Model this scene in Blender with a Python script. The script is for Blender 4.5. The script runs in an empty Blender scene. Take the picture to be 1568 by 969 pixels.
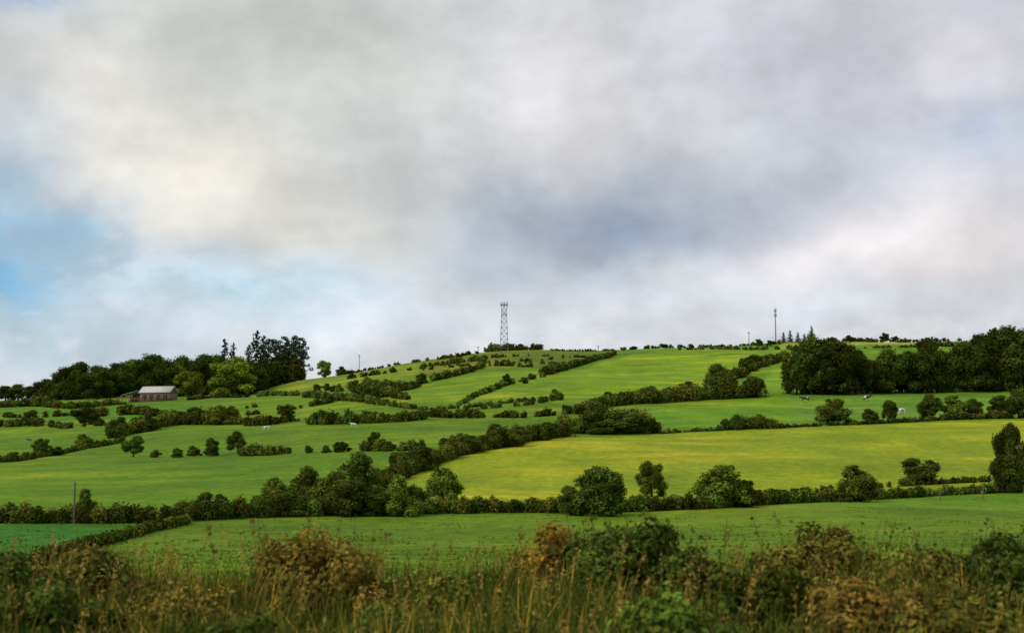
import bpy, math, numpy as np
from mathutils import Vector
rng=np.random.default_rng(7)
scene=bpy.context.scene
# ------------------------------------------------------------ view / survey constants
F=2178.0; CAMZ=4.0; PITCH=math.atan((700-484.5)/F)
sp,cp=math.sin(PITCH),math.cos(PITCH)
def slope(v):
    b=(484.5-np.asarray(v,float))/F
    return (sp+b*cp)/(cp-b*sp)
def bearing(u,v=600.):
    b=(484.5-v)/F
    return (u-784)/F/(cp-b*sp)
def s2l(c):
    c=np.array(c,float)/255.
    return np.where(c<=0.04045,c/12.92,((c+0.055)/1.055)**2.4)
# ------------------------------------------------------------ terrain heightfield
us=np.array([-700,0,100,200,300,392,450,500,560,600,660,700,740,784,830,900,1000,1100,1176,1300,1400,1568,2300],float)
def col(vals_u,vals): return np.interp(us,vals_u,vals)
k=[0,392,784,1176,1568]
V={140:col(k,[764,761,757,758,761]),
   260:col(k,[702,692,670,663,660]),
   400:col(k,[668,648,622,612,610]),
   600:col(k,[634,610,577,566,562]),
   850:np.interp(us,[0,100,200,270,390,450,500,560,600,660,700,740,780,830,900,1000,1100,1200,1300,1400,1568],
                 [609,609,608,608,600,582,574,564,558,552,546,540,535,534,536,531,528,526,522,521,518])}
Yk=[-5000,0,45,100,140,260,400,600,850,930,1400,2500,5000,9000]
Zk=[]
for Y in Yk:
    if Y<=100: Zk.append(np.zeros(len(us)))
    elif Y in V: Zk.append(np.maximum(CAMZ+slope(V[Y])*Y,0.0))
    elif Y==930: Zk.append(Zk[-1]+0.5)
    elif Y==1400: Zk.append(Zk[-1]-6)
    elif Y==2500: Zk.append(Zk[-1]*0.4)
    else: Zk.append(np.zeros(len(us)))
Zk=np.array(Zk)
Yd=np.concatenate([np.arange(0,1000,4.),np.geomspace(1000,9000,60)])
ud=np.arange(-700,2301,10.)
T=np.zeros((len(Yd),len(us)))
for j in range(len(us)): T[:,j]=np.interp(Yd,Yk,Zk[:,j])
ker=np.exp(-(np.arange(-9,10)/4.5)**2); ker/=ker.sum()
n1=250
for j in range(len(us)):
    a=np.concatenate([np.full(9,T[0,j]),T[:n1+9,j]])
    T[:n1,j]=np.convolve(a,ker,'valid')[:n1]
TD=np.array([np.interp(ud,us,r) for r in T])
ker2=np.exp(-(np.arange(-5,6)/2.5)**2); ker2/=ker2.sum()
TD=np.array([np.convolve(np.pad(r,5,'edge'),ker2,'valid') for r in TD])
def height(X,Y):
    X=np.asarray(X,float);Y=np.asarray(Y,float)
    u=np.clip(784+X/np.maximum(Y,45.)*F*cp,-699,2299)
    fu=(u+700)/10; iu=np.clip(fu.astype(int),0,len(ud)-2); tu=fu-iu
    yy=np.clip(Y,0,8999)
    iy=np.clip(np.searchsorted(Yd,yy,side='right')-1,0,len(Yd)-2)
    ty=(yy-Yd[iy])/(Yd[iy+1]-Yd[iy])
    z=(TD[iy,iu]*(1-tu)+TD[iy,iu+1]*tu)*(1-ty)+(TD[iy+1,iu]*(1-tu)+TD[iy+1,iu+1]*tu)*ty
    w=np.clip((Y-30)/60,0,1)
    z=z+w*(0.16*np.sin(X/11.+Y/17.)+0.12*np.sin(X/23.-Y/9.+1)+np.clip(Y/300,0,2)*(0.35*np.sin(X/31.+2.1)+0.3*np.sin(X/17.+Y/29.)))
    b=np.clip((33-Y)/11,0,1); b=b*b*(3-2*b)
    z=z+1.6*b+0.1*b*np.sin(X*0.7)
    return z
Ys=np.geomspace(30,1000,4000)
def locate(u,v):
    s=float(slope(v)); t=bearing(u,v)
    d=height(t*Ys,Ys)-(CAMZ+s*Ys)
    idx=np.where(d>=0)[0]
    if len(idx): y=Ys[idx[0]]
    else:
        m=(Ys>300)&(Ys<900); y=Ys[m][np.argmax(d[m])]
    return np.array([t*y,y,float(height(t*y,y))])
def px(n,Y): return n*Y/F
# ------------------------------------------------------------ mesh helper
class MB:
    def __init__(s): s.v=[];s.c=[];s.n=0;s.q=[]
    def quads(s,v,c):
        N=len(v)
        if N==0: return
        s.v.append(v.reshape(-1,3)); s.c.append(np.repeat(c,4,axis=0))
        s.q.append(np.arange(N*4).reshape(-1,4)+s.n); s.n+=N*4
    def mesh(s,verts,quads,c):
        verts=np.asarray(verts,float); s.v.append(verts)
        s.c.append(np.tile(np.asarray(c,float),(len(verts),1)))
        s.q.append(np.asarray(quads)+s.n); s.n+=len(verts)
    def build(s,name,mat,smooth=False):
        v=np.concatenate(s.v).astype(np.float32);c=np.concatenate(s.c);q=np.concatenate(s.q).astype(np.int32)
        me=bpy.data.meshes.new(name)
        me.vertices.add(len(v)); me.vertices.foreach_set('co',v.ravel())
        me.loops.add(q.size); me.loops.foreach_set('vertex_index',q.ravel())
        me.polygons.add(len(q)); me.polygons.foreach_set('loop_start',np.arange(0,q.size,4,dtype=np.int32))
        try: me.polygons.foreach_set('loop_total',np.full(len(q),4,dtype=np.int32))
        except Exception: pass
        if smooth: me.polygons.foreach_set('use_smooth',np.ones(len(q),dtype=bool))
        me.update(calc_edges=True)
        a=me.attributes.new('col','FLOAT_COLOR','POINT')
        a.data.foreach_set('color',np.concatenate([np.clip(c,0,1),np.ones((len(c),1))],axis=1).astype(np.float32).ravel())
        me.materials.append(mat)
        return me
def addobj(name,me,loc=(0,0,0),scale=(1,1,1),rotz=0,parent=None):
    o=bpy.data.objects.new(name,me); scene.collection.objects.link(o)
    o.location=loc;o.scale=scale;o.rotation_euler=(0,0,rotz)
    if parent: o.parent=parent
    return o
def unit(a): return a/np.maximum(np.linalg.norm(a,axis=-1,keepdims=True),1e-9)
def leaves(mb,cen,nor,size,colr,asp=0.62):
    N=len(cen)
    r=unit(rng.normal(size=(N,3)))
    a=unit(np.cross(nor,r)); b=np.cross(nor,a)
    sz=(size*rng.uniform(0.6,1.4,N))[:,None]
    a=a*sz; b=b*sz*asp
    mb.quads(np.stack([cen+a,cen+b,cen-a,cen-b],axis=1),colr)
def tube(mb,p,q,r0,r1,c,seg=6):
    p=np.array(p,float);q=np.array(q,float);d=unit(q-p)
    h=np.array([0,0,1.]) if abs(d[2])<0.9 else np.array([1.,0,0])
    a=unit(np.cross(d,h));b=np.cross(d,a)
    an=np.arange(seg)*2*math.pi/seg
    ring=np.cos(an)[:,None]*a+np.sin(an)[:,None]*b
    vs=np.concatenate([p+ring*r0,q+ring*r1])
    qs=[[i,(i+1)%seg,seg+(i+1)%seg,seg+i] for i in range(seg)]
    mb.mesh(vs,qs,c)
def box(mb,lo,hi,c):
    x0,y0,z0=lo;x1,y1,z1=hi
    v=[(x0,y0,z0),(x1,y0,z0),(x1,y1,z0),(x0,y1,z0),(x0,y0,z1),(x1,y0,z1),(x1,y1,z1),(x0,y1,z1)]
    mb.mesh(v,[[0,3,2,1],[4,5,6,7],[0,1,5,4],[1,2,6,5],[2,3,7,6],[3,0,4,7]],c)
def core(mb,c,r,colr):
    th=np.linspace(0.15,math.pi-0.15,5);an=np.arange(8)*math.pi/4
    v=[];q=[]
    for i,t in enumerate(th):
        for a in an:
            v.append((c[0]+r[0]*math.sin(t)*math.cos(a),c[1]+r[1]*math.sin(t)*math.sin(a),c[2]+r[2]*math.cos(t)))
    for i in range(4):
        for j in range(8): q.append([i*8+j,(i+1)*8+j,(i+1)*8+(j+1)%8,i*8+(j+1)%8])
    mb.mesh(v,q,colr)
def lobe(mb,c,r,leaf,base,cover=1.3,bright=1.0,withcore=True,up=0.0,maxn=3000):
    r=np.array(r,float)
    area=4*math.pi*(r[0]*r[1]*r[2])**(2/3)
    n=int(min(maxn,max(12,cover*area/(leaf*leaf*1.1))))
    d=unit(rng.normal(size=(n,3)))
    lump=1+0.16*np.sin(d[:,0]*5+c[0])*np.sin(d[:,1]*5+c[1]+d[:,2]*4)
    rad=(rng.uniform(0.72,1.0,n)**0.7)*lump
    spur=rng.random(n)<0.14; rad=np.where(spur,rad*1.22,rad)
    p=np.array(c)+d*r*rad[:,None]
    nor=unit(d/np.maximum(r,1e-6)*r.mean()+rng.normal(size=(n,3))*0.4+np.array([0,0,up+0.15]))
    cc=np.array(base)*bright*rng.uniform(0.55,1.55,(n,1))
    cc[:,0]*=rng.uniform(0.85,1.3,n)
    leaves(mb,p,nor,np.full(n,leaf*0.75),cc)
    if withcore: core(mb,c,r*0.72,np.array(base)*0.4)  # opaque filler; its darkened colour paints in the shaded interior twigs
# ------------------------------------------------------------ materials
def newmat(name):
    m=bpy.data.materials.new(name);m.use_nodes=True
    nt=m.node_tree;nt.nodes.clear();return m,nt,nt.nodes,nt.links
def foliage_mat(name,trans=0.2):
    m,nt,N,L=newmat(name)
    at=N.new('ShaderNodeAttribute');at.attribute_name='col'
    oi=N.new('ShaderNodeObjectInfo')
    hs=N.new('ShaderNodeHueSaturation')
    mr=N.new('ShaderNodeMapRange');mr.inputs[3].default_value=0.75;mr.inputs[4].default_value=1.35
    L.new(oi.outputs['Random'],mr.inputs[0]);L.new(mr.outputs[0],hs.inputs['Value'])
    mr2=N.new('ShaderNodeMapRange');mr2.inputs[3].default_value=0.488;mr2.inputs[4].default_value=0.512
    L.new(oi.outputs['Random'],mr2.inputs[0]);L.new(mr2.outputs[0],hs.inputs['Hue'])
    L.new(at.outputs['Color'],hs.inputs['Color'])
    o=N.new('ShaderNodeOutputMaterial')
    p=N.new('ShaderNodeBsdfDiffuse');p.inputs['Roughness'].default_value=0.6
    L.new(hs.outputs[0],p.inputs['Color'])
    t=N.new('ShaderNodeBsdfTranslucent');L.new(hs.outputs[0],t.inputs[0])
    mx=N.new('ShaderNodeMixShader');mx.inputs[0].default_value=trans
    L.new(p.outputs[0],mx.inputs[1]);L.new(t.outputs[0],mx.inputs[2])
    L.new(mx.outputs[0],o.inputs[0]);return m
FOL=foliage_mat('foliage',0.15);GRS=foliage_mat('grass_blades',0.3)
def solid_mat(name,rough=0.7,metal=0.0,scale=3.0):
    m,nt,N,L=newmat(name)
    at=N.new('ShaderNodeAttribute');at.attribute_name='col'
    tc=N.new('ShaderNodeTexCoord');no=N.new('ShaderNodeTexNoise');no.inputs['Scale'].default_value=scale;no.inputs['Detail'].default_value=6
    L.new(tc.outputs['Object'],no.inputs['Vector'])
    mr=N.new('ShaderNodeMapRange');mr.inputs[1].default_value=0.3;mr.inputs[2].default_value=0.7;mr.inputs[3].default_value=0.7;mr.inputs[4].default_value=1.2
    L.new(no.outputs[0],mr.inputs[0])
    hs=N.new('ShaderNodeHueSaturation');L.new(mr.outputs[0],hs.inputs['Value']);L.new(at.outputs['Color'],hs.inputs['Color'])
    p=N.new('ShaderNodeBsdfPrincipled');p.inputs['Roughness'].default_value=rough;p.inputs['Metallic'].default_value=metal
    L.new(hs.outputs[0],p.inputs['Base Color'])
    o=N.new('ShaderNodeOutputMaterial');L.new(p.outputs[0],o.inputs[0]);return m
STEEL=solid_mat('galvanised_steel',0.6,0.0,0.5);WOOD=solid_mat('weathered_wood',0.9,0,4);WALL=solid_mat('barn_surface',0.8,0,1.5)
def ground_mat():
    m,nt,N,L=newmat('pasture_ground')
    at=N.new('ShaderNodeAttribute');at.attribute_name='col'
    tc=N.new('ShaderNodeTexCoord')
    def noise(sc,vec,det=5,rough=0.55):
        mp=N.new('ShaderNodeMapping');mp.inputs['Scale'].default_value=vec
        L.new(tc.outputs['Object'],mp.inputs[0])
        n=N.new('ShaderNodeTexNoise');n.inputs['Scale'].default_value=sc;n.inputs['Detail'].default_value=det;n.inputs['Roughness'].default_value=rough
        L.new(mp.outputs[0],n.inputs['Vector']);return n.outputs[0]
    def mr(x,a,b,c,d):
        r=N.new('ShaderNodeMapRange');r.inputs[1].default_value=a;r.inputs[2].default_value=b;r.inputs[3].default_value=c;r.inputs[4].default_value=d
        L.new(x,r.inputs[0]);return r.outputs[0]
    def mul(a,b):
        k=N.new('ShaderNodeMath');k.operation='MULTIPLY';L.new(a,k.inputs[0]);L.new(b,k.inputs[1]);return k.outputs[0]
    fine=noise(0.9,(1,0.7,1),7,0.75); med=noise(0.10,(1,0.5,1),6,0.6); big=noise(0.014,(1,1,1),4,0.55)
    streak=noise(0.12,(0.2,0.6,1),5,0.6)
    val=mul(mul(mr(fine,0.3,0.7,0.6,1.42),mr(med,0.3,0.7,0.8,1.2)),mul(mr(big,0.3,0.7,0.84,1.16),mr(streak,0.3,0.7,0.85,1.15)))
    hs=N.new('ShaderNodeHueSaturation');L.new(at.outputs['Color'],hs.inputs['Color']);L.new(val,hs.inputs['Value'])
    L.new(mr(med,0.3,0.7,0.512,0.488),hs.inputs['Hue'])
    mix=N.new('ShaderNodeMix');mix.data_type='RGBA'
    L.new(mr(mul(streak,big),0.25,0.36,0.0,0.7),mix.inputs[0])
    L.new(hs.outputs[0],mix.inputs[6])
    g=N.new('ShaderNodeMix');g.data_type='RGBA';g.blend_type='MULTIPLY';g.inputs[0].default_value=1;g.inputs[7].default_value=(1.8,1.1,1.3,1)
    L.new(hs.outputs[0],g.inputs[6]);L.new(g.outputs[2],mix.inputs[7])
    bp=N.new('ShaderNodeBump');bp.inputs['Strength'].default_value=0.6;bp.inputs['Distance'].default_value=0.2
    L.new(fine,bp.inputs['Height'])
    p=N.new('ShaderNodeBsdfPrincipled');p.inputs['Roughness'].default_value=0.9;p.inputs['Specular IOR Level'].default_value=0.08
    L.new(mix.outputs[2],p.inputs['Base Color']);L.new(bp.outputs[0],p.inputs['Normal'])
    o=N.new('ShaderNodeOutputMaterial');L.new(p.outputs[0],o.inputs[0]);return m
# ------------------------------------------------------------ terrain
ext=np.geomspace(423,7000,26)
xs=np.concatenate([-ext[::-1],np.arange(-420,421,3.),ext])
ys=np.concatenate([-np.geomspace(2,3000,16)[::-1],np.arange(0,200,1.5),np.arange(200,950,3.),np.geomspace(955,9000,36)])
XX,YY=np.meshgrid(xs,ys);ZZ=height(XX,YY)
def inpoly(poly,X,Y):
    ins=np.zeros(X.shape,bool);n=len(poly)
    for i in range(n):
        x0,y0=poly[i][:2];x1,y1=poly[(i+1)%n][:2]
        c=((y0>Y)!=(y1>Y))&(X<(x1-x0)*(Y-y0)/((y1-y0)+1e-9)+x0)
        ins^=c
    return ins
C=np.zeros(XX.shape+(3,));C[:]=s2l((98,136,22))
w1=0.5+0.5*np.sin(XX/60+np.sin(YY/70.)*1.5);C*= (0.88+0.24*w1)[...,None]
C[YY<112]=s2l((96,128,22))
C[YY<34]=s2l((50,56,20))
fields=[
 ([(-200,806),(240,802),(60,868),(-200,915)],(62,122,34)),
 ([(-60,772),(390,768),(560,742),(640,712),(560,698),(0,710),(-60,712)],(98,136,20)),
 ([(560,752),(690,700),(850,668),(1100,660),(1640,642),(1640,745),(1100,762),(700,768)],(140,158,26)),
 ([(990,655),(1240,652),(1235,606),(1170,610),(985,630)],(108,150,26)),
 ([(1240,650),(1640,638),(1640,600),(1200,606)],(106,146,42)),
 ([(830,605),(1060,592),(1160,560),(1205,545),(965,543),(885,568)],(122,156,24)),
 ([(640,592),(700,620),(880,600),(880,570),(740,570)],(114,148,26)),
 ([(630,556),(700,546),(784,536),(935,538),(870,563),(740,566),(650,578)],(98,120,28)),
 ([(1190,534),(1640,527),(1640,519),(1190,526)],(150,160,62)),
 ([(1200,604),(1200,560),(1150,590)],(116,158,30)),
 ([(0,650),(300,645),(300,615),(0,628)],(88,134,26)),
 ([(380,600),(560,566),(640,556),(640,580),(500,600)],(116,140,30)),
]
for poly,c in fields:
    wp=[locate(*p) for p in poly];C[inpoly(wp,XX,YY)]=s2l(c)
C*=0.78
mb=MB();nx=len(xs);ny=len(ys)
idx=np.arange(nx*ny).reshape(ny,nx)
q=np.stack([idx[:-1,:-1],idx[:-1,1:],idx[1:,1:],idx[1:,:-1]],axis=-1).reshape(-1,4)
mb.v.append(np.stack([XX,YY,ZZ],-1).reshape(-1,3));mb.c.append(C.reshape(-1,3));mb.q.append(q);mb.n=nx*ny
addobj('hill_terrain',mb.build('hill_terrain',ground_mat(),True))
# ------------------------------------------------------------ hedges
DARK=np.array((0.062,0.092,0.014));MID=np.array((0.096,0.138,0.017));LIGHT=np.array((0.15,0.20,0.02))
def hedge(name,pts,base=DARK,gap=0.0,wid=1.0,jit=0.35,low=0.0):
    mb=MB()
    P=[np.append(locate(p[0],p[1]),p[2]) for p in pts]
    for a,b in zip(P[:-1],P[1:]):
        L=np.linalg.norm(b[:2]-a[:2]);s=0.
        while s<L:
            t=s/L;x=a[0]+(b[0]-a[0])*t;y=a[1]+(b[1]-a[1])*t
            hp=a[3]+(b[3]-a[3])*t
            h=px(hp,y)*rng.uniform(1-jit,1+jit*0.9)
            if low and rng.random()<low: h*=0.55
            s+=max(h*0.42,px(4,y))
            if rng.random()<gap: s+=h*rng.uniform(0.5,2.0);continue
            x+=rng.normal()*h*0.12;y2=y+rng.normal()*h*0.15
            z=float(height(x,y2))
            leaf=max(0.10,0.0012*y)
            rx=h*rng.uniform(0.4,0.68)*wid
            tint=base*rng.choice([.6,.75,.9,1.1,1.35,1.7])*rng.uniform(.9,1.1)*np.array([rng.uniform(0.85,1.35),1,1])
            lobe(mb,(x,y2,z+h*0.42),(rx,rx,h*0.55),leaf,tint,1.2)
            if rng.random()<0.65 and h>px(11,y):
                lobe(mb,(x+rng.normal()*rx*.5,y2-rng.random()*rx*.4,z+h*rng.uniform(.6,.85)),(rx*.45,rx*.45,h*0.26),leaf,tint*1.35,1.2)  # upper lobes coloured lighter to paint in lit hedge tops
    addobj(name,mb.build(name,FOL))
H=[
 ([(520,566,7),(560,561,4),(600,557,4),(660,552,4),(700,547,6),(735,541,5)],0.25),
 ([(745,536,9),(760,534,10),(800,533,8),(830,535,10)],0),
 ([(835,537,2.5),(900,538,3),(960,536,4),(1000,532,6),(1030,531,5),(1100,530,4),(1150,529,4),(1200,527,6)],0.1),
 ([(1040,536,5),(1100,535,5),(1150,536,5),(1200,535,6)],0.25),
 ([(1240,524,5),(1300,523,6),(1340,522,5),(1400,521,5),(1470,520,5)],0.15),
 ([(1210,536,7),(1300,534,5),(1400,532,5),(1480,531,8)],0.1),
 ([(940,543,6),(900,556,7),(870,564,10),(835,574,10)],0.0),
 ([(750,560,5),(800,562,6),(870,563,8)],0.15),
 ([(650,562,5),(700,556,6),(740,552,7),(735,565,8),(690,578,10),(640,588,10)],0.15),
 ([(640,568,4),(690,563,5),(750,556,5),(830,553,4),(900,548,4)],0.4),
 ([(690,552,4),(760,548,5),(840,546,4)],0.4),
 ([(660,560,4),(720,560,5),(780,556,4),(860,558,4)],0.5),
 ([(835,577,8),(800,584,7),(772,590,8),(735,605,7),(700,622,7)],0.15),
 ([(510,600,9),(560,596,14),(600,600,14),(640,592,7)],0.1),
 ([(535,580,7),(590,572,7),(640,566,8),(690,556,6)],0.3),
 ([(395,607,7),(440,606,6),(500,612,11),(560,616,10),(600,622,8),(660,628,5),(720,624,6),(790,616,7),(860,612,10)],0.15),
 ([(560,605,16),(590,608,17),(625,612,7)],0.05),
 ([(380,636,6),(430,630,8),(480,622,9),(530,612,10)],0.2),
 ([(475,650,12),(500,650,18),(560,648,15),(610,646,14),(645,643,14)],0),
 ([(645,636,8),(690,640,12),(740,640,12),(800,640,10),(850,636,10),(880,632,12)],0.15),
 ([(690,632,7),(740,626,7),(800,622,7),(860,612,9)],0.3),
 ([(885,634,14),(920,624,14),(970,618,17),(1000,618,22),(1040,614,20),(1090,611,28),(1130,610,28),(1172,608,24)],0.0),
 ([(1085,590,12),(1110,585,15),(1140,575,11),(1175,560,9),(1205,548,9)],0.1),
 ([(1135,562,9),(1170,556,12),(1205,552,12)],0.05),
 ([(0,624,10),(50,622,13),(110,626,8),(170,620,8),(192,619,5)],0.1),([(275,614,6),(300,612,7),(380,608,6)],0.1),
 ([(0,654,9),(50,652,13),(100,656,8),(150,652,13),(200,650,8),(230,658,16),(270,650,18),(320,650,22),(360,648,18)],0.25),
 ([(120,640,12),(200,634,13),(260,640,9),(330,632,8),(400,622,6)],0.3),
 ([(0,638,8),(60,640,10),(120,636,7)],0.2),
 ([(170,672,16),(215,662,14),(245,655,15)],0.15),
 ([(365,650,10),(395,652,13),(440,646,9),(470,644,5)],0.15),
 ([(0,708,9),(30,706,10),(60,700,8),(100,694,6),(150,684,8),(190,676,8)],0.15),
 ([(370,698,13),(410,697,19),(445,694,14)],0.0),
 ([(560,690,15),(620,690,14),(650,688,13),(700,684,17),(750,680,14)],0.15),
 ([(395,790,25),(440,780,26),(500,768,28),(560,755,27),(600,740,20),(640,720,21),(690,700,18),(740,690,17),(780,682,24),(830,672,17),(870,666,22)],0.03),
 ([(610,722,22),(660,704,18),(710,694,14)],0.25),
 ([(870,664,30),(905,663,32),(950,663,34),(1012,663,22)],0),
 ([(1012,664,8),(1060,661,5),(1110,659,7)],0.0),
 ([(1110,658,15),(1135,657,18),(1190,656,15)],0.0),
 ([(1190,656,7),(1240,653,5),(1320,650,6),(1400,646,7),(1480,642,9),(1568,640,10),(1640,638,9)],0.03),
]
for i,(pts,g) in enumerate(H): hedge('hedgerow',pts,DARK*0.95,g,1.0,0.38,0.15)
hedge('near_hedgerow',[(-120,802,24),(0,801,26),(130,801,24),(260,800,26),(300,796,28),(400,792,30)],DARK*1.1,0,0.8,0.22)
hedge('near_hedgerow',[(390,792,30),(480,790,32),(560,788,27),(700,786,22),(800,784,20),(900,786,23),(1000,782,21),(1080,779,21)],DARK*1.0,0,0.8,0.32)
hedge('near_hedgerow',[(1080,779,20),(1180,772,17),(1300,766,18),(1430,759,12),(1568,752,15),(1680,748,18)],DARK*1.0,0,0.8,0.32)
hedge('near_hedgerow',[(1150,757,7),(1300,750,8),(1420,742,8),(1568,736,9)],DARK*1.1,0.1,0.9,0.3)
hedge('near_hedgerow',[(-160,915,24),(0,882,24),(60,866,22),(140,840,18),(230,814,15),(290,801,13)],DARK*1.0,0,0.7,0.25)
hedge('woodland_understorey',[(60,612,20),(110,612,32),(180,608,34)],DARK*.75,0,0.7,0.3)
hedge('woodland_understorey',[(200,606,38),(290,606,40),(380,604,36),(420,588,36),(470,580,22)],DARK*.75,0,0.7,0.3)
hedge('woodland_understorey',[(1206,603,52),(1260,603,60),(1320,602,48),(1345,601,40),(1400,601,50),(1460,600,50),(1520,598,64),(1570,598,64),(1640,597,64)],DARK*.65,0,0.55,0.3)
# ------------------------------------------------------------ tree prototypes
def round_tree(seed,base,K=22,crown0=0.02,leaf=0.027):
    global rng
    old=rng;rng=np.random.default_rng(seed);mb=MB();br=np.array((0.05,0.038,0.025))
    tube(mb,(0,0,-0.03),(0.01,0,0.3),0.035,0.026,br);tube(mb,(0.01,0,0.3),(0,0,0.72),0.026,0.008,br)
    for i in range(K):
        a=rng.uniform(0,2*math.pi);zz=(i+rng.random())/K
        z=crown0+0.10+(0.90-crown0-0.14)*zz
        R=0.37*math.sqrt(max(0.08,1-(2*abs(zz-0.36))**2.2*0.55))
        rr=R*math.sqrt(rng.uniform(0.15,1))
        c=np.array((rr*math.cos(a),rr*math.sin(a),z));r=rng.uniform(0.09,0.18)
        if z+r>1:c[2]=1-r
        if i%2==0: tube(mb,(0,0,0.15+0.5*zz*z),tuple(c),0.013,0.004,br,5)
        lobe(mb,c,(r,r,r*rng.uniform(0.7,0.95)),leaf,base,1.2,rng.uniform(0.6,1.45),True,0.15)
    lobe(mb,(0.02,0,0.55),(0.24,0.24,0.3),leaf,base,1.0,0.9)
    me=mb.build('tree_mesh',FOL);rng=old;return me
def bush(seed,base,leaf=0.032):
    global rng
    old=rng;rng=np.random.default_rng(seed);mb=MB();br=np.array((0.05,0.038,0.025))
    for i in range(4):
        a=i*1.6+rng.uniform(0,1);tube(mb,(0.03*math.cos(a),0.03*math.sin(a),-0.03),(0.25*math.cos(a),0.25*math.sin(a),0.55),0.02,0.006,br,5)
    lobe(mb,(0,0,0.38),(0.31,0.31,0.36),leaf,base,1.0,0.8)
    for i in range(22):
        a=rng.uniform(0,2*math.pi);zz=(i+rng.random())/22;z=0.10+0.76*zz
        rr=0.40*math.sqrt(rng.uniform(0.2,1))*(1-0.6*zz*zz);r=rng.uniform(0.08,0.17)
        lobe(mb,(rr*math.cos(a),rr*math.sin(a),min(z,1-r*0.9)),(r,r,r*0.9),leaf,base,1.2,rng.uniform(0.6,1.5),True,0.15)
    me=mb.build('bush_mesh',FOL);rng=old;return me
def spruce(seed,base):
    global rng
    old=rng;rng=np.random.default_rng(seed);mb=MB();br=np.array((0.045,0.035,0.025))
    tube(mb,(0,0,-0.03),(0,0,1.0),0.03,0.003,br)
    z=0.12
    while z<0.98:
        R=0.5*(1-z)**0.75+0.02;nb=max(4,int(9*R*2)+2)
        for j in range(nb):
            a=rng.uniform(0,2*math.pi);rl=R*rng.uniform(0.5,1.15)
            tip=np.array((rl*math.cos(a),rl*math.sin(a),z-0.06*rl+rng.normal()*0.01))
            tube(mb,(0,0,z+0.02),tuple(tip),0.006,0.002,br,4)
            n=int(8+50*rl);t=rng.uniform(0.15,1,n)[:,None]
            p=np.array((0,0,z+0.02))*(1-t)+tip*t+rng.normal(size=(n,3))*np.array((0.022,0.022,0.010))
            leaves(mb,p,unit(rng.normal(size=(n,3))*0.6+np.array((0,0,1))+np.array((math.cos(a),math.sin(a),0))*0.5),np.full(n,0.026),base*rng.uniform(0.6,1.4,(n,1)))
        z+=0.052
    me=mb.build('spruce_mesh',FOL);rng=old;return me
def pine(seed,base):
    global rng
    old=rng;rng=np.random.default_rng(seed);mb=MB();br=np.array((0.07,0.05,0.035))
    tube(mb,(0,0,-0.03),(0.02,0,0.95),0.028,0.006,br)
    for i in range(24):
        z=0.22+0.72*(i+rng.random())/24;a=i*2.4+rng.normal()*0.4
        R=0.42*(1-((z-0.2)/0.85)**1.4)+0.04;rl=R*rng.uniform(0.45,1.1)
        c=np.array((rl*math.cos(a),rl*math.sin(a),z+0.02))
        tube(mb,(0.01,0,z-0.04),tuple(c),0.011,0.003,br,4)
        r=rng.uniform(0.06,0.11)
        lobe(mb,c,(r*1.1,r*1.1,r*0.5),0.024,base,1.2,rng.uniform(0.7,1.25),False,0.3)
        if i%2: lobe(mb,c*np.array((0.4,0.4,1)),(r,r,r*0.4),0.024,base,1.0,0.8,False,0.3)
    me=mb.build('pine_mesh',FOL);rng=old;return me
ROUND=[round_tree(11+i,DARK*0.8) for i in range(5)]
ROUNDM=[round_tree(31+i,MID*0.85) for i in range(2)]
ROUNDL=[round_tree(21+i,LIGHT*0.9) for i in range(2)]
ROUNDT=[round_tree(81+i,DARK*0.95,18,0.14) for i in range(2)]
BUSH=[bush(41+i,DARK*1.0) for i in range(5)]
BUSHM=[bush(51+i,MID*1.0) for i in range(2)]
SPR=[spruce(61+i,np.array((0.034,0.058,0.022))) for i in range(2)]
PIN=[pine(71+i,np.array((0.045,0.068,0.026))) for i in range(3)]
def tree(name,kind,u,vb,vt,w):
    p=locate(u,vb)
    me=kind[rng.integers(len(kind))]
    h=px(vb-vt,p[1]);ww=px(w,p[1])*1.1
    return addobj(name,me,(p[0],p[1],p[2]-0.1),(ww,ww,h),rng.uniform(0,6.28))
D='deciduous_tree';B='hawthorn_bush'
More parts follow.
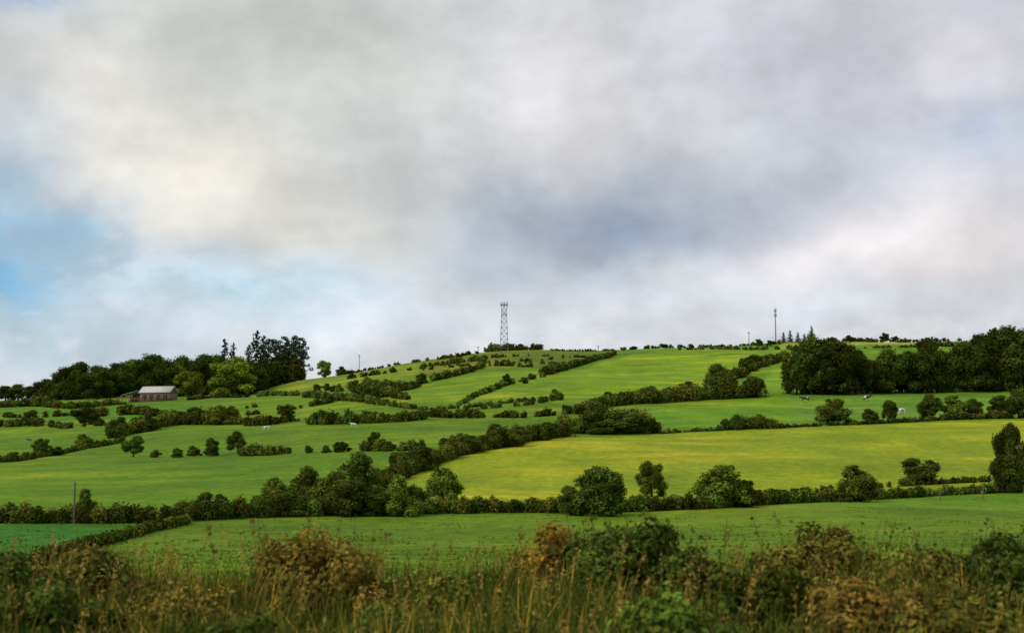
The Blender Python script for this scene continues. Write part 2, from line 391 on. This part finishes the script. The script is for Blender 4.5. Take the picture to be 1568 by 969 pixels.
for a in [
 (D,ROUND,28,610,584,40),(D,ROUND,75,612,578,50),(D,ROUND,100,612,562,54),(D,ROUND,118,611,549,60),(D,ROUND,150,611,555,64),(D,ROUND,178,608,552,64),
 (D,ROUNDM,205,604,545,66),(D,ROUND,232,603,534,70),(D,ROUNDM,265,604,548,54),(D,ROUNDM,288,606,540,66),(D,ROUND,315,606,537,64),(D,ROUNDL,352,608,541,82),(D,ROUNDL,292,609,564,58),
 (D,ROUND,8,612,588,34),(D,ROUND,52,612,588,38),(D,ROUND,380,604,550,56),(D,ROUND,300,604,548,56),(D,ROUND,330,603,540,58),(D,ROUND,250,603,542,58),
 (D,ROUNDL,497,576,548,28),(B,BUSH,523,570,556,18),(D,ROUND,400,592,554,50),(D,ROUND,426,586,554,50),(D,ROUND,450,582,562,38),
 ('spruce_tree',SPR,343,600,515,36),('spruce_tree',SPR,356,600,522,30),('spruce_tree',SPR,392,596,503,44),('spruce_tree',SPR,380,596,524,34),('spruce_tree',SPR,402,594,511,36),
 ('pine_tree',PIN,410,588,510,40),('pine_tree',PIN,422,584,511,42),('pine_tree',PIN,437,582,507,44),('pine_tree',PIN,452,581,509,40),('pine_tree',PIN,463,580,512,34),('pine_tree',PIN,445,582,520,40),('pine_tree',PIN,429,583,520,40),
 (D,ROUND,1230,604,520,60),(D,ROUND,1258,604,512,86),(D,ROUND,1294,604,515,80),(D,ROUND,1242,600,504,44),(D,ROUND,1220,604,538,42),(D,ROUND,1330,602,548,54),(D,ROUND,1312,603,532,54),(D,ROUND,1275,604,528,74),
 (D,ROUND,1364,602,530,74),(D,ROUND,1392,602,533,64),(D,ROUND,1420,601,513,64),(D,ROUND,1442,600,534,56),(D,ROUND,1345,602,550,54),(D,ROUND,1405,601,542,64),
 (D,ROUND,1478,600,519,74),(D,ROUND,1505,599,504,82),(D,ROUND,1535,598,493,94),(D,ROUND,1570,598,496,94),(D,ROUND,1610,598,505,90),(D,ROUND,1550,597,513,84),(D,ROUND,1460,600,542,54),(D,ROUND,1495,600,532,74),(D,ROUND,1520,599,537,74),
 ('spruce_tree',SPR,1200,526,508,12),('spruce_tree',SPR,1210,525,505,13),('spruce_tree',SPR,1222,525,508,12),('spruce_tree',SPR,1232,525,510,12),('spruce_tree',SPR,1243,524,498,13),
 (D,ROUND,1162,530,518,14),(D,ROUND,1178,530,520,12),(D,ROUND,1275,524,515,16),(D,ROUND,1300,524,512,14),(D,ROUND,1355,522,506,16),(D,ROUND,1371,522,511,14),(D,ROUND,1420,522,514,14),(D,ROUND,1015,533,525,16),
 (B,BUSH,775,590,571,17),(B,BUSH,804,587,577,12),(B,BUSH,850,612,594,18),(B,BUSH,930,612,598,18),(B,BUSH,950,612,600,14),(B,BUSH,560,612,590,26),(B,BUSH,500,598,586,16),(B,BUSH,645,588,570,22),
 (B,BUSH,990,616,590,36),(B,BUSH,1050,612,582,38),(D,ROUNDM,1100,606,554,44),(B,BUSHM,1120,608,566,30),(B,BUSH,1155,607,575,42),(B,BUSH,1155,562,542,34),(B,BUSH,1128,658,632,20),
 (B,BUSHM,1272,649,606,66),(B,BUSH,1332,645,624,28),(B,BUSH,1363,641,611,28),(D,ROUND,1425,641,600,38),(B,BUSHM,1465,641,602,54),(B,BUSH,1492,641,608,34),(D,ROUND,1530,640,602,44),(D,ROUND,1560,640,592,50),(D,ROUND,1600,640,596,50),
 (D,ROUNDT,63,699,668,32),(B,BUSH,85,697,682,26),(B,BUSH,18,706,690,30),(B,BUSHM,130,686,662,36),(D,ROUNDT,204,699,664,40),(B,BUSH,238,700,687,20),(B,BUSH,272,700,684,22),(B,BUSHM,297,698,680,26),(B,BUSH,325,698,668,28),(D,ROUNDT,364,694,656,36),
 (B,BUSH,392,697,682,22),(B,BUSH,473,693,680,18),(B,BUSH,500,693,680,18),(B,BUSH,522,692,674,30),(D,ROUND,573,690,658,26),(B,BUSH,598,690,674,26),
 (B,BUSH,180,667,636,36),(B,BUSH,230,660,630,30),(D,ROUND,130,650,622,42),(B,BUSH,300,650,620,38),(B,BUSHM,340,650,618,46),(D,ROUNDT,438,646,618,28),(B,BUSH,45,652,626,34),(D,ROUND,484,608,586,18),(B,BUSH,760,686,646,44),(B,BUSHM,585,606,586,26),(B,BUSH,545,606,586,22),
 (B,BUSH,905,664,628,60),(B,BUSH,965,664,628,74),(B,BUSH,930,664,626,60),(B,BUSHM,790,684,650,44),(B,BUSH,838,674,644,40),(B,BUSH,720,694,664,50),(B,BUSHM,690,702,670,40),(B,BUSH,640,720,678,60),(B,BUSH,612,722,690,44),(B,BUSH,735,690,664,40),
 (B,BUSH,130,800,744,36),(B,BUSH,325,794,748,62),(B,BUSHM,420,782,726,62),(B,BUSH,470,776,708,62),(B,BUSH,548,762,686,74),(B,BUSHM,505,784,716,76),(B,BUSH,530,790,730,90),(B,BUSHM,614,790,720,66),(B,BUSHM,677,766,710,66),(B,BUSH,575,790,742,64),(B,BUSH,640,786,742,54),(B,BUSH,450,790,748,70),
 (B,BUSH,920,790,710,92),(B,BUSH,878,788,740,56),(D,ROUNDM,998,760,701,50),(B,BUSHM,1106,776,705,94),(B,BUSH,1144,776,730,48),(B,BUSHM,1315,768,706,74),(B,BUSH,1410,740,697,74),(B,BUSH,1298,768,736,42),
 (D,ROUND,1548,748,640,52),(B,BUSH,1540,754,690,56),(B,BUSH,1580,750,664,60),
]: tree(*a)
# ------------------------------------------------------------ communications masts
def lattice_mast():
    p=locate(772,530);h=px(72,p[1]);wb=px(12,p[1])/2;wt=px(7,p[1])/2
    mb=MB();g=np.array((0.15,0.155,0.16))
    def cor(z,i):
        w=wb+(wt-wb)*(z/h);sx=[-1,1,1,-1][i];sy=[-1,-1,1,1][i];return (sx*w,sy*w,z)
    nseg=8;zs=[h*i/nseg for i in range(nseg+1)]
    for i in range(4):
        tube(mb,cor(-0.5,i),cor(h,i),0.2,0.14,g)
        for a,b in zip(zs[:-1],zs[1:]):
            j=(i+1)%4
            tube(mb,cor(a,i),cor(b,j),0.07,0.07,g,4);tube(mb,cor(a,j),cor(b,i),0.07,0.07,g,4);tube(mb,cor(b,i),cor(b,j),0.07,0.07,g,4)
    m=addobj('lattice_radio_mast',None,p)
    addobj('tower_frame',mb.build('tower_frame',STEEL),parent=m)
    mb=MB();w=px(10,p[1])/2
    for z in (h-0.2,h-6):
        box(mb,(-w*.9,-w*.9,z-0.12),(w*.9,w*.9,z),g*0.8)
        for sx in (-1,1):
            tube(mb,(sx*w*.9,-w*.9,z+1.1),(sx*w*.9,w*.9,z+1.1),.06,.06,g,4);tube(mb,(-w*.9,sx*w*.9,z+1.1),(w*.9,sx*w*.9,z+1.1),.06,.06,g,4)
    addobj('platform',mb.build('platform',STEEL),parent=m)
    mb=MB()
    for (x,y) in ((-w,-w),(w,-w),(w,w),(-w,w),(0,-w)):
        box(mb,(x-.2,y-.16,h-1.4),(x+.2,y+.16,h+1.4),np.array((.3,.3,.32)))
    tube(mb,(0,-w*.8,h-8),(0,-w*.8-0.6,h-8),0.9,0.9,np.array((.4,.4,.42)),12)
    addobj('antenna',mb.build('antenna',STEEL),parent=m)
lattice_mast()
def monopole():
    p=locate(1188,527);h=px(55,p[1]);m=addobj('monopole_mast',None,p);mb=MB();g=np.array((.2,.21,.22))
    tube(mb,(0,0,-.5),(0,0,h),.42,.22,g,10);addobj('pole',mb.build('pole',STEEL),parent=m)
    mb=MB()
    for a in range(3):
        x,y=.6*math.cos(a*2.1+.3),.6*math.sin(a*2.1+.3)
        for z in (h-5,h-2.2): 
            box(mb,(x-.16,y-.16,z),(x+.16,y+.16,z+2.1),g*1.2);tube(mb,(0,0,z+1),(x,y,z+1),.05,.05,g,4)
    tube(mb,(0,0,h),(0,0,h+1.5),.06,.03,g,4)
    addobj('antenna_array',mb.build('antenna_array',STEEL),parent=m)
monopole()
def pole(u,vb,vt,name='utility_pole',arm=True):
    p=locate(u,vb);h=px(vb-vt,p[1]);r=max(0.06,p[1]*0.00024);mb=MB();c=np.array((.09,.075,.06))
    tube(mb,(0,0,-.4),(0,0,h),r,r*.75,c,8)
    if arm:
        box(mb,(-1.0,-.08,h-.7),(1.0,.08,h-.5),c)
        for x in (-.9,-.3,.3,.9): tube(mb,(x,0,h-.5),(x,0,h-.28),.06,.04,np.array((.3,.3,.3)),6)
    addobj(name,mb.build(name,WOOD),p)
pole(550,562,535);pole(1147,529,508);pole(732,541,530);pole(916,538,529);pole(113,802,738,'wooden_post',False);pole(1546,752,690,'wooden_post',False)
def fence(pts,hm=1.0,step=5.0):
    mb=MB();c=np.array((.10,.085,.065));P=[locate(*p) for p in pts];prev=None
    for a,b in zip(P[:-1],P[1:]):
        L=np.linalg.norm(b[:2]-a[:2]);n=max(1,int(L/step))
        for i in range(n):
            x,y=(a+(b-a)*i/n)[:2];z=float(height(x,y));r=.05
            tube(mb,(x,y,z-.2),(x+rng.normal()*.03,y,z+hm*rng.uniform(.85,1.1)),r,r*.9,c,6)
            if prev is not None:
                for k in (.35,.65,.9): tube(mb,(prev[0],prev[1],prev[2]+k),(x,y,z+k),.004,.004,c*1.5,3)
            prev=(x,y,z)
    addobj('post_and_wire_fence',mb.build('fence',WOOD))
fence([(1440,766),(1568,759),(1650,755)])
# ------------------------------------------------------------ barn
def barn():
    p=locate(236,614);Y=p[1];s=px(1,Y)
    m=addobj('farm_barn',None,(p[0],p[1],p[2]+0.3),rotz=math.radians(-16))
    Lx=33*s;hw=11*s*1.0;dp=24*s
    mb=MB();wc=np.array((.13,.095,.06))
    box(mb,(-Lx*.55,-dp/2,-1.5),(Lx,dp/2,hw),wc);addobj('walls',mb.build('walls',WALL),parent=m)
    mb=MB();rc=np.array((.5,.5,.48));zr=hw+10*s;e=0.5
    v=[(-Lx*.55-e,-dp/2-e,hw+.05),(Lx+e,-dp/2-e,hw+.05),(Lx+e,0,zr),(-Lx*.55-e,0,zr),(-Lx*.55-e,dp/2+e,hw+.05),(Lx+e,dp/2+e,hw+.05)]
    v2=[(x,y,z+.18) for x,y,z in v]
    mb.mesh(v+v2,[[0,3,2,1],[3,4,5,2],[6,7,8,9],[9,8,11,10],[0,1,7,6],[1,2,8,7],[2,5,11,8],[5,4,10,11],[4,3,9,10],[3,0,6,9]],rc)
    for i in range(14):
        x=-Lx*.55+i*(Lx*1.55)/13
        tube(mb,(x,-dp/2-e,hw+.26),(x,0,zr+.21),.07,.07,rc*.6,4)
    addobj('roof',mb.build('roof',WALL),parent=m)
    mb=MB()
    for x in (-Lx*.55,Lx): mb.mesh([(x-.02,-dp/2,hw),(x-.02,dp/2,hw),(x-.02,0.05,zr),(x-.02,-0.05,zr),(x+.02,-dp/2,hw),(x+.02,dp/2,hw),(x+.02,.05,zr),(x+.02,-.05,zr)],[[0,1,2,3],[4,7,6,5]],wc*.6)
    addobj('gables',mb.build('gables',WALL),parent=m)
    mb=MB()
    for x in (-Lx*.4,-Lx*.05,Lx*.3,Lx*.65): box(mb,(x,-dp/2-.06,.1),(x+Lx*.22,-dp/2+.02,hw*.75),np.array((.015,.014,.013)))  # solid near-black panels on the wall; colour stands for dark doorway interiors
    addobj('door_shade_panels',mb.build('door_shade_panels',WALL),parent=m)
    mb=MB();x0=-Lx*1.5;x1=-Lx*.55-.6
    mb.mesh([(x0,-dp/2-.3,hw*.7),(x1,-dp/2-.3,hw*1.35),(x1,dp/2,hw*1.35),(x0,dp/2,hw*.7),(x0,-dp/2-.3,hw*.7+.2),(x1,-dp/2-.3,hw*1.35+.2),(x1,dp/2,hw*1.35+.2),(x0,dp/2,hw*.7+.2)],
      [[0,3,2,1],[4,5,6,7],[0,1,5,4],[1,2,6,5],[2,3,7,6],[3,0,4,7]],rc*.5)
    for x in (x0+.3,(x0+x1)/2,x1-.2): 
        for y in (-dp/2,dp/2-.2): tube(mb,(x,y,-1.5),(x,y,hw*.7),.15,.15,wc)
    box(mb,(x0+.2,dp/2-.5,-1.5),(x1-.2,dp/2-.3,hw*.7),np.array((.02,.02,.02)))
    addobj('lean_to',mb.build('lean_to',WALL),parent=m)
    mb=MB()
    for i in range(18):
        x=x0-2+i*(Lx-x0+2)/17;box(mb,(x,-dp/2-4,-1.8),(x+.2,-dp/2-3.8,1.2),np.array((.16,.09,.05)))
    for k in (.3,1.0): box(mb,(x0-2,-dp/2-4.1,k),(Lx,-dp/2-4.02,k+.22),np.array((.16,.09,.05)))
    addobj('yard_fence',mb.build('yard_fence',WOOD),parent=m)
barn()
# ------------------------------------------------------------ cattle
def cow_mesh(graze,white):
    V=[(-.8,0,1.15,.33),(-.2,0,1.08,.38),(.35,0,1.1,.37),(.65,0,1.15,.32)]
    E=[(0,1),(1,2),(2,3)]
    def chain(start,pts):
        last=start
        for q in pts: V.append(q);E.append((last,len(V)-1));last=len(V)-1
        return last
    if graze: hd=chain(3,[(.95,0,.95,.2),(1.2,0,.62,.14),(1.3,0,.36,.13),(1.42,0,.1,.08)])
    else: hd=chain(3,[(.95,0,1.32,.2),(1.2,0,1.5,.15),(1.35,0,1.42,.13),(1.62,0,1.25,.08)])
    b=V[hd-1]
    for s in (-1,1):
        chain(hd-1,[(b[0]-.06,s*.24,b[2]+.08,.035)])
        chain(3,[(.58,s*.2,.8,.14),(.6,s*.2,.42,.075),(.58,s*.2,.2,.055),(.6,s*.2,.04,.07)])
        chain(0,[(-.72,s*.22,.8,.18),(-.66,s*.22,.66,.13),(-.95,s*.2,.45,.075),(-.9,s*.2,.22,.055),(-.86,s*.2,.04,.07)])
    chain(0,[(-1.12,0,1.25,.05),(-1.18,0,.85,.03),(-1.17,0,.5,.05)])
    me=bpy.data.meshes.new('cow_skel');me.from_pydata([v[:3] for v in V],E,[]);o=bpy.data.objects.new('tmpcow',me);scene.collection.objects.link(o)
    md=o.modifiers.new('s','SKIN')
    for i,v in enumerate(V): me.skin_vertices[0].data[i].radius=(v[3],v[3])
    me.skin_vertices[0].data[0].use_root=True
    sb=o.modifiers.new('b','SUBSURF');sb.levels=2;sb.render_levels=2
    dg=bpy.context.evaluated_depsgraph_get();dg.update()
    out=bpy.data.meshes.new_from_object(o.evaluated_get(dg));bpy.data.objects.remove(o)
    out.materials.clear();out.materials.append(cowmat(white));return out
def cowmat(white):
    m,nt,N,L=newmat('cow_hide');tc=N.new('ShaderNodeTexCoord');n=N.new('ShaderNodeTexNoise');n.inputs['Scale'].default_value=1.3;n.inputs['Detail'].default_value=1
    L.new(tc.outputs['Object'],n.inputs['Vector']);r=N.new('ShaderNodeValToRGB');r.color_ramp.interpolation='CONSTANT'
    r.color_ramp.elements[0].color=(.02,.018,.016,1);r.color_ramp.elements[1].color=(.6,.56,.48,1);r.color_ramp.elements[1].position=0.3 if white else .52
    L.new(n.outputs[0],r.inputs[0]);p=N.new('ShaderNodeBsdfPrincipled');p.inputs['Roughness'].default_value=.8;L.new(r.outputs[0],p.inputs['Base Color'])
    o=N.new('ShaderNodeOutputMaterial');L.new(p.outputs[0],o.inputs[0]);return m
try:
    CW=[cow_mesh(True,True),cow_mesh(True,False),cow_mesh(False,True),cow_mesh(False,False)]
    for u,v,kk,r,s in [(1233,616,3,2.9,1.1),(1328,614,3,.2,1.1),(1381,634,0,.4,1),(408,658,2,.3,.65),(541,653,2,3.0,.6),(148,618,0,.2,1.1),(44,676,1,2.8,.65)]:
        p=locate(u,v);addobj('cow',CW[kk],p,(s,s,s),r)
except Exception as ex: print('COW FAIL',ex)
# ------------------------------------------------------------ grass
def blades(name,X,Y,hgt,wid,colr,lean=0.35,seg=3):
    n=len(X);Z=height(X,Y)-0.03;a=rng.uniform(0,2*math.pi,n);d=np.stack([np.cos(a),np.sin(a)],1);s=np.stack([-d[:,1],d[:,0]],1)
    ln=rng.uniform(0.1,1.0,n)*lean*hgt
    ts=np.linspace(0,1,seg+1);L=[];R=[]
    for t in ts:
        cx=X+d[:,0]*ln*t*t;cy=Y+d[:,1]*ln*t*t;cz=Z+hgt*(t-0.18*t*t*(ln/hgt))
        w=wid*(1-t)**0.7*0.5+0.001
        L.append(np.stack([cx-s[:,0]*w,cy-s[:,1]*w,cz],1));R.append(np.stack([cx+s[:,0]*w,cy+s[:,1]*w,cz],1))
    mb=MB()
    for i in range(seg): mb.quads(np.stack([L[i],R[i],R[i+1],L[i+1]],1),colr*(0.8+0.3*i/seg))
    addobj(name,mb.build(name,GRS))
nc=5500
Yc=1/np.sqrt(rng.uniform(1/130.**2,1/36.**2,nc));Xc=rng.uniform(-.43,.43,nc)*Yc
pt=np.sin(Xc*.35+np.sin(Yc*.25)*2)*np.sin(Yc*.13+Xc*.11);keep=rng.random(nc)<0.55+0.45*pt;Xc=Xc[keep];Yc=Yc[keep];nc=len(Xc)
rep=12;sc=np.repeat(rng.uniform(.5,1.3,nc),rep)
X=np.repeat(Xc,rep)+rng.normal(size=nc*rep)*.5*sc;Y=np.repeat(Yc,rep)+rng.normal(size=nc*rep)*.35*sc;n=len(X)
tone=np.repeat(rng.uniform(.8,1.35,nc),rep)[:,None]
cc=np.array(s2l((96,128,22)))*.95*tone*rng.uniform(.8,1.25,(n,1));cc[:,0]*=np.repeat(rng.uniform(.85,1.4,nc),rep)
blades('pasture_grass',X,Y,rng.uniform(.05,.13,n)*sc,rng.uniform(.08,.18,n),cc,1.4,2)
n=80000
Y=rng.uniform(9.5,31,n);X=rng.uniform(-1,1,n)*(3+Y*.52)
pn=0.5+0.5*np.sin(X*1.1+np.sin(Y*.9)*1.4)*np.sin(Y*.8+X*.5+1);pn2=.5+.5*np.sin(X*2.9+Y*1.3)
pal=np.array([(.045,.07,.010),(.09,.115,.014),(.19,.16,.028),(.40,.27,.05)])
r=rng.random(n)+0.36*(pn2-.5);ci=np.where(r<.46,0,np.where(r<.78,1,np.where(r<.92,2,3)))
cc=pal[ci]*rng.uniform(.6,1.4,(n,1))
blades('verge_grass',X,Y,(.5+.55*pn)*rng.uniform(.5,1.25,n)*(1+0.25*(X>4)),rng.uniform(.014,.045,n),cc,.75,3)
mb=MB();n=500
for i in range(n):
    y=rng.uniform(13,25);x=rng.uniform(-1,1)*(2+y*.42);z=float(height(x,y));h=rng.uniform(.75,1.25)
    a=rng.normal()*.25+.35;c=np.array((.36,.27,.06))*rng.uniform(.6,1.3)
    tp=(x+a*h*.6,y+rng.normal()*.05,z+h);tube(mb,(x,y,z),tp,.006,.004,c,3)
    k=14;t=rng.uniform(.72,1.04,k)[:,None];pts=np.array((x,y,z))*(1-t)+np.array(tp)*t+rng.normal(size=(k,3))*.022
    leaves(mb,pts,unit(rng.normal(size=(k,3))),np.full(k,.026),np.tile(c*1.3,(k,1)),.5)
addobj('seeding_grass',mb.build('seeding_grass',GRS))
def bramble(name,u,Y,h,w,base,n=12):
    X0=bearing(u,880)*Y;mb=MB();z0=float(height(X0,Y))
    for i in range(n):
        x=X0+np.clip(rng.normal(),-1.9,1.9)*w*.25;y=Y+rng.normal()*w*.18;hh=h*rng.uniform(.6,1)*(1-.5*min(1,abs(x-X0)/(w*.5))**1.6)
        tube(mb,(X0,Y,z0),(x,y,z0+hh),.012,.004,np.array((.07,.05,.03)),4)
        r=rng.uniform(.16,.28)*min(1,h)
        c=np.array(base)*rng.uniform(.55,1.6)
        lobe(mb,(x,y,z0+hh-r*.5),(r,r,r*.8),.055,c,.8,1,False,.2,600)
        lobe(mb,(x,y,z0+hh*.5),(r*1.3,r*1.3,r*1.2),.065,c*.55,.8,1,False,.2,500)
    for i in range(int(n*1.2)):
        a=rng.uniform(0,6.28);l=h*rng.uniform(.8,1.08);b=np.array((X0+rng.normal()*w*.2,Y,z0));t=b+np.array((math.cos(a)*w*.25,math.sin(a)*w*.2,l))
        tube(mb,b,t,.008,.003,np.array((.1,.07,.03)),3)
        k=9;tt=rng.uniform(.45,1,k)[:,None];leaves(mb,b*(1-tt)+t*tt+rng.normal(size=(k,3))*.03,unit(rng.normal(size=(k,3))),np.full(k,.04),np.tile(np.array(base)*rng.uniform(.8,1.6),(k,1)))
    addobj(name,mb.build(name,FOL))
BR=(.19,.155,.028);DG=(.056,.084,.013);GG=(.095,.15,.02);OL=(.13,.135,.022)
for a in [('bramble_bush',470,20,1.6,2.0,BR,26),('bramble_bush',550,21,1.2,1.1,OL,10),('bramble_bush',985,20,1.45,2.3,DG,34),('bramble_bush',1060,19,1.15,1.3,DG,14),('bramble_bush',1020,14,1.0,1.2,GG,14),('bramble_bush',850,22,1.35,1.4,(.30,.21,.03),12),('bramble_bush',920,21,1.35,1.2,DG,13),
  ('bramble_bush',1260,20,1.5,2.0,OL,22),('bramble_bush',1390,19,1.3,1.9,OL,18),('bramble_bush',1520,19,1.6,2.3,DG,26),('bramble_bush',1180,17,1.1,1.5,DG,15),('bramble_bush',1440,14,1.2,1.5,OL,14),('bramble_bush',1330,16,1.15,1.6,BR,14),('bramble_bush',1580,17,1.5,1.6,DG,16),
  ('bramble_bush',150,21,1.0,1.9,OL,15),('bramble_bush',290,18,.9,1.8,BR,14),('bramble_bush',660,20,.85,1.9,OL,13),('bramble_bush',740,20,.9,1.7,GG,12),('bramble_bush',60,17,.95,1.8,DG,14),('bramble_bush',380,14,.95,1.4,DG,13),('bramble_bush',10,20,1.0,1.7,DG,13),('bramble_bush',580,15,.9,1.5,DG,13),('bramble_bush',800,14,.85,1.4,OL,12),('bramble_bush',210,13,.8,1.3,DG,12),('bramble_bush',1130,13,.9,1.2,DG,11),('bramble_bush',680,12.5,.75,1.2,DG,11),('bramble_bush',930,12.5,.75,1.2,DG,11)]: bramble(*a)
# ------------------------------------------------------------ light
EL=math.radians(40);AZ=math.radians(-128)
S=Vector((math.sin(AZ)*math.cos(EL),math.cos(AZ)*math.cos(EL),math.sin(EL)))
sl=bpy.data.lights.new('sun','SUN');sl.energy=2.3;sl.angle=math.radians(7);sl.color=(1,.93,.8)
so=bpy.data.objects.new('sun',sl);scene.collection.objects.link(so);so.rotation_euler=S.to_track_quat('Z','Y').to_euler();so.location=(-50,-50,80)
# ------------------------------------------------------------ sky
W=bpy.data.worlds.new('World');scene.world=W;W.use_nodes=True;nt=W.node_tree;N=nt.nodes;L=nt.links;N.clear()
def M(op,a,b=None):
    k=N.new('ShaderNodeMath');k.operation=op
    for i,x in enumerate((a,b)):
        if x is None: continue
        if isinstance(x,(int,float)): k.inputs[i].default_value=x
        else: L.new(x,k.inputs[i])
    return k.outputs[0]
def VM(op,a,b=None,out=0):
    k=N.new('ShaderNodeVectorMath');k.operation=op
    for i,x in enumerate((a,b)):
        if x is None: continue
        if isinstance(x,tuple): k.inputs[i].default_value=x
        else: L.new(x,k.inputs[i])
    return k.outputs[out]
tc=N.new('ShaderNodeTexCoord');sep=N.new('ShaderNodeSeparateXYZ');L.new(tc.outputs['Generated'],sep.inputs[0])
az=M('ARCTAN2',sep.outputs[0],sep.outputs[1]);el=M('ARCSINE',sep.outputs[2])
cb=N.new('ShaderNodeCombineXYZ');L.new(az,cb.inputs[0]);L.new(el,cb.inputs[1]);P0=cb.outputs[0]
def noise(vec,sc,det,ro=.5,scale=(1,1,1),off=(0,0,0),dist=0.):
    mp=N.new('ShaderNodeMapping');mp.inputs['Scale'].default_value=scale;mp.inputs['Location'].default_value=off;L.new(vec,mp.inputs[0])
    n=N.new('ShaderNodeTexNoise');n.inputs['Scale'].default_value=sc;n.inputs['Detail'].default_value=det;n.inputs['Roughness'].default_value=ro;n.inputs['Distortion'].default_value=dist
    L.new(mp.outputs[0],n.inputs['Vector']);return n
def MR(x,a,b,c,d):
    r=N.new('ShaderNodeMapRange');r.interpolation_type='SMOOTHSTEP';r.inputs[1].default_value=a;r.inputs[2].default_value=b;r.inputs[3].default_value=c;r.inputs[4].default_value=d;L.new(x,r.inputs[0]);return r.outputs[0]
wn=noise(P0,10,5,.5,(1,1.2,1));wv=VM('MULTIPLY',VM('SUBTRACT',wn.outputs['Color'],(.5,.5,.5)),(.11,.08,0))
P=VM('ADD',P0,wv)
def mixc(fac,a,b):
    k=N.new('ShaderNodeMix');k.data_type='RGBA';L.new(fac,k.inputs[0])
    for i,x in ((6,a),(7,b)):
        if isinstance(x,tuple): k.inputs[i].default_value=x
        else: L.new(x,k.inputs[i])
    return k.outputs[2]
def gau(u,v,su,sv,st):
    a=(u-784)/F;e=math.atan(float(slope(v)))
    d=VM('MULTIPLY',VM('SUBTRACT',P,(a,e,0)),(F/su,F/sv,0))
    q=VM('DOT_PRODUCT',d,d,1)
    return M('MULTIPLY',M('EXPONENT',M('MULTIPLY',q,-1.)),st)
colr=(*s2l((204,207,211)),1)
blobs=[(450,80,420,170,(197,201,193),.8),(1200,80,420,150,(201,204,212),.8),(500,360,300,110,(214,214,207),.8),(280,270,180,110,(238,233,224),.9),(160,170,110,90,(230,228,223),.75),
 (1200,300,380,80,(188,194,204),.7),(930,350,240,72,(142,159,182),.95),(760,410,150,45,(176,187,200),.6),(840,150,120,110,(234,232,236),.85),(1330,190,130,110,(191,194,206),.6),(1480,90,130,90,(227,225,231),.7),
 (1400,400,240,65,(241,235,237),.9),(1080,440,130,35,(226,226,230),.7),(960,450,160,35,(208,214,222),.6),(1250,475,250,35,(214,220,228),.8),(1500,235,60,60,(168,186,218),.6),(1480,310,80,40,(216,213,220),.5),
 (620,505,320,50,(220,227,234),.9),(100,530,260,60,(192,210,221),.85),(370,455,190,45,(190,218,235),.85),(30,410,140,80,(98,168,210),.9),(130,360,90,45,(140,190,220),.65),(20,290,80,70,(162,195,217),.7),(30,15,70,40,(150,188,226),.7),(1530,30,60,40,(182,194,218),.5)]
for u,v,su,sv,c,st in blobs:
    colr=mixc(gau(u,v,su,sv,st),colr,(*s2l(c),1))
n1_=noise(P0,10,5,.5,(1,1.25,1),(3,1,0));n2_=noise(P0,32,5,.55,(1,1.4,1),(7,2,0))
val=M('MULTIPLY',MR(n1_.outputs[0],.3,.7,.90,1.16),MR(n2_.outputs[0],.25,.75,.96,1.06))
n4=noise(P0,24,5,.5,(1,1.7,1),(2,9,0));puff=M('MULTIPLY',MR(n4.outputs[0],.48,.66,0,.5),MR(el,.05,.15,1.,.08))
colr=mixc(puff,colr,(*s2l((234,234,238)),1))
hs=N.new('ShaderNodeHueSaturation');L.new(colr,hs.inputs['Color']);L.new(val,hs.inputs['Value'])
op=M('ADD',gau(40,400,200,100,.55),gau(330,450,220,45,.3));op=M('ADD',op,gau(20,10,80,50,.45))
n3=noise(P0,18,6,.58,(1,1.8,1),(1,5,0),.2)
clear=M('MINIMUM',M('MULTIPLY',op,MR(n3.outputs[0],.4,.6,0.1,1.6)),.8)
sky=N.new('ShaderNodeTexSky');sky.sky_type='NISHITA';sky.sun_disc=False;sky.sun_elevation=EL;sky.sun_rotation=AZ
b1=N.new('ShaderNodeBackground');b1.inputs[1].default_value=.12;L.new(sky.outputs[0],b1.inputs[0])
b2=N.new('ShaderNodeBackground');b2.inputs[1].default_value=1.0;L.new(hs.outputs[0],b2.inputs[0])
mx=N.new('ShaderNodeMixShader');L.new(clear,mx.inputs[0]);L.new(b2.outputs[0],mx.inputs[1]);L.new(b1.outputs[0],mx.inputs[2])
o=N.new('ShaderNodeOutputWorld');L.new(mx.outputs[0],o.inputs[0])
# ------------------------------------------------------------ camera
cd=bpy.data.cameras.new('camera');cam=bpy.data.objects.new('camera',cd);scene.collection.objects.link(cam)
cd.sensor_width=36;cd.lens=36*F/1568;cd.clip_end=20000;cd.clip_start=.1
cam.location=(0,0,CAMZ);cam.rotation_euler=(math.radians(90)+PITCH,0,0)
cd.dof.use_dof=True;cd.dof.focus_distance=350;cd.dof.aperture_fstop=1.8
scene.camera=cam
scene.view_settings.view_transform='Standard';scene.view_settings.look='None';scene.view_settings.exposure=0
print('objs',len(bpy.data.objects))
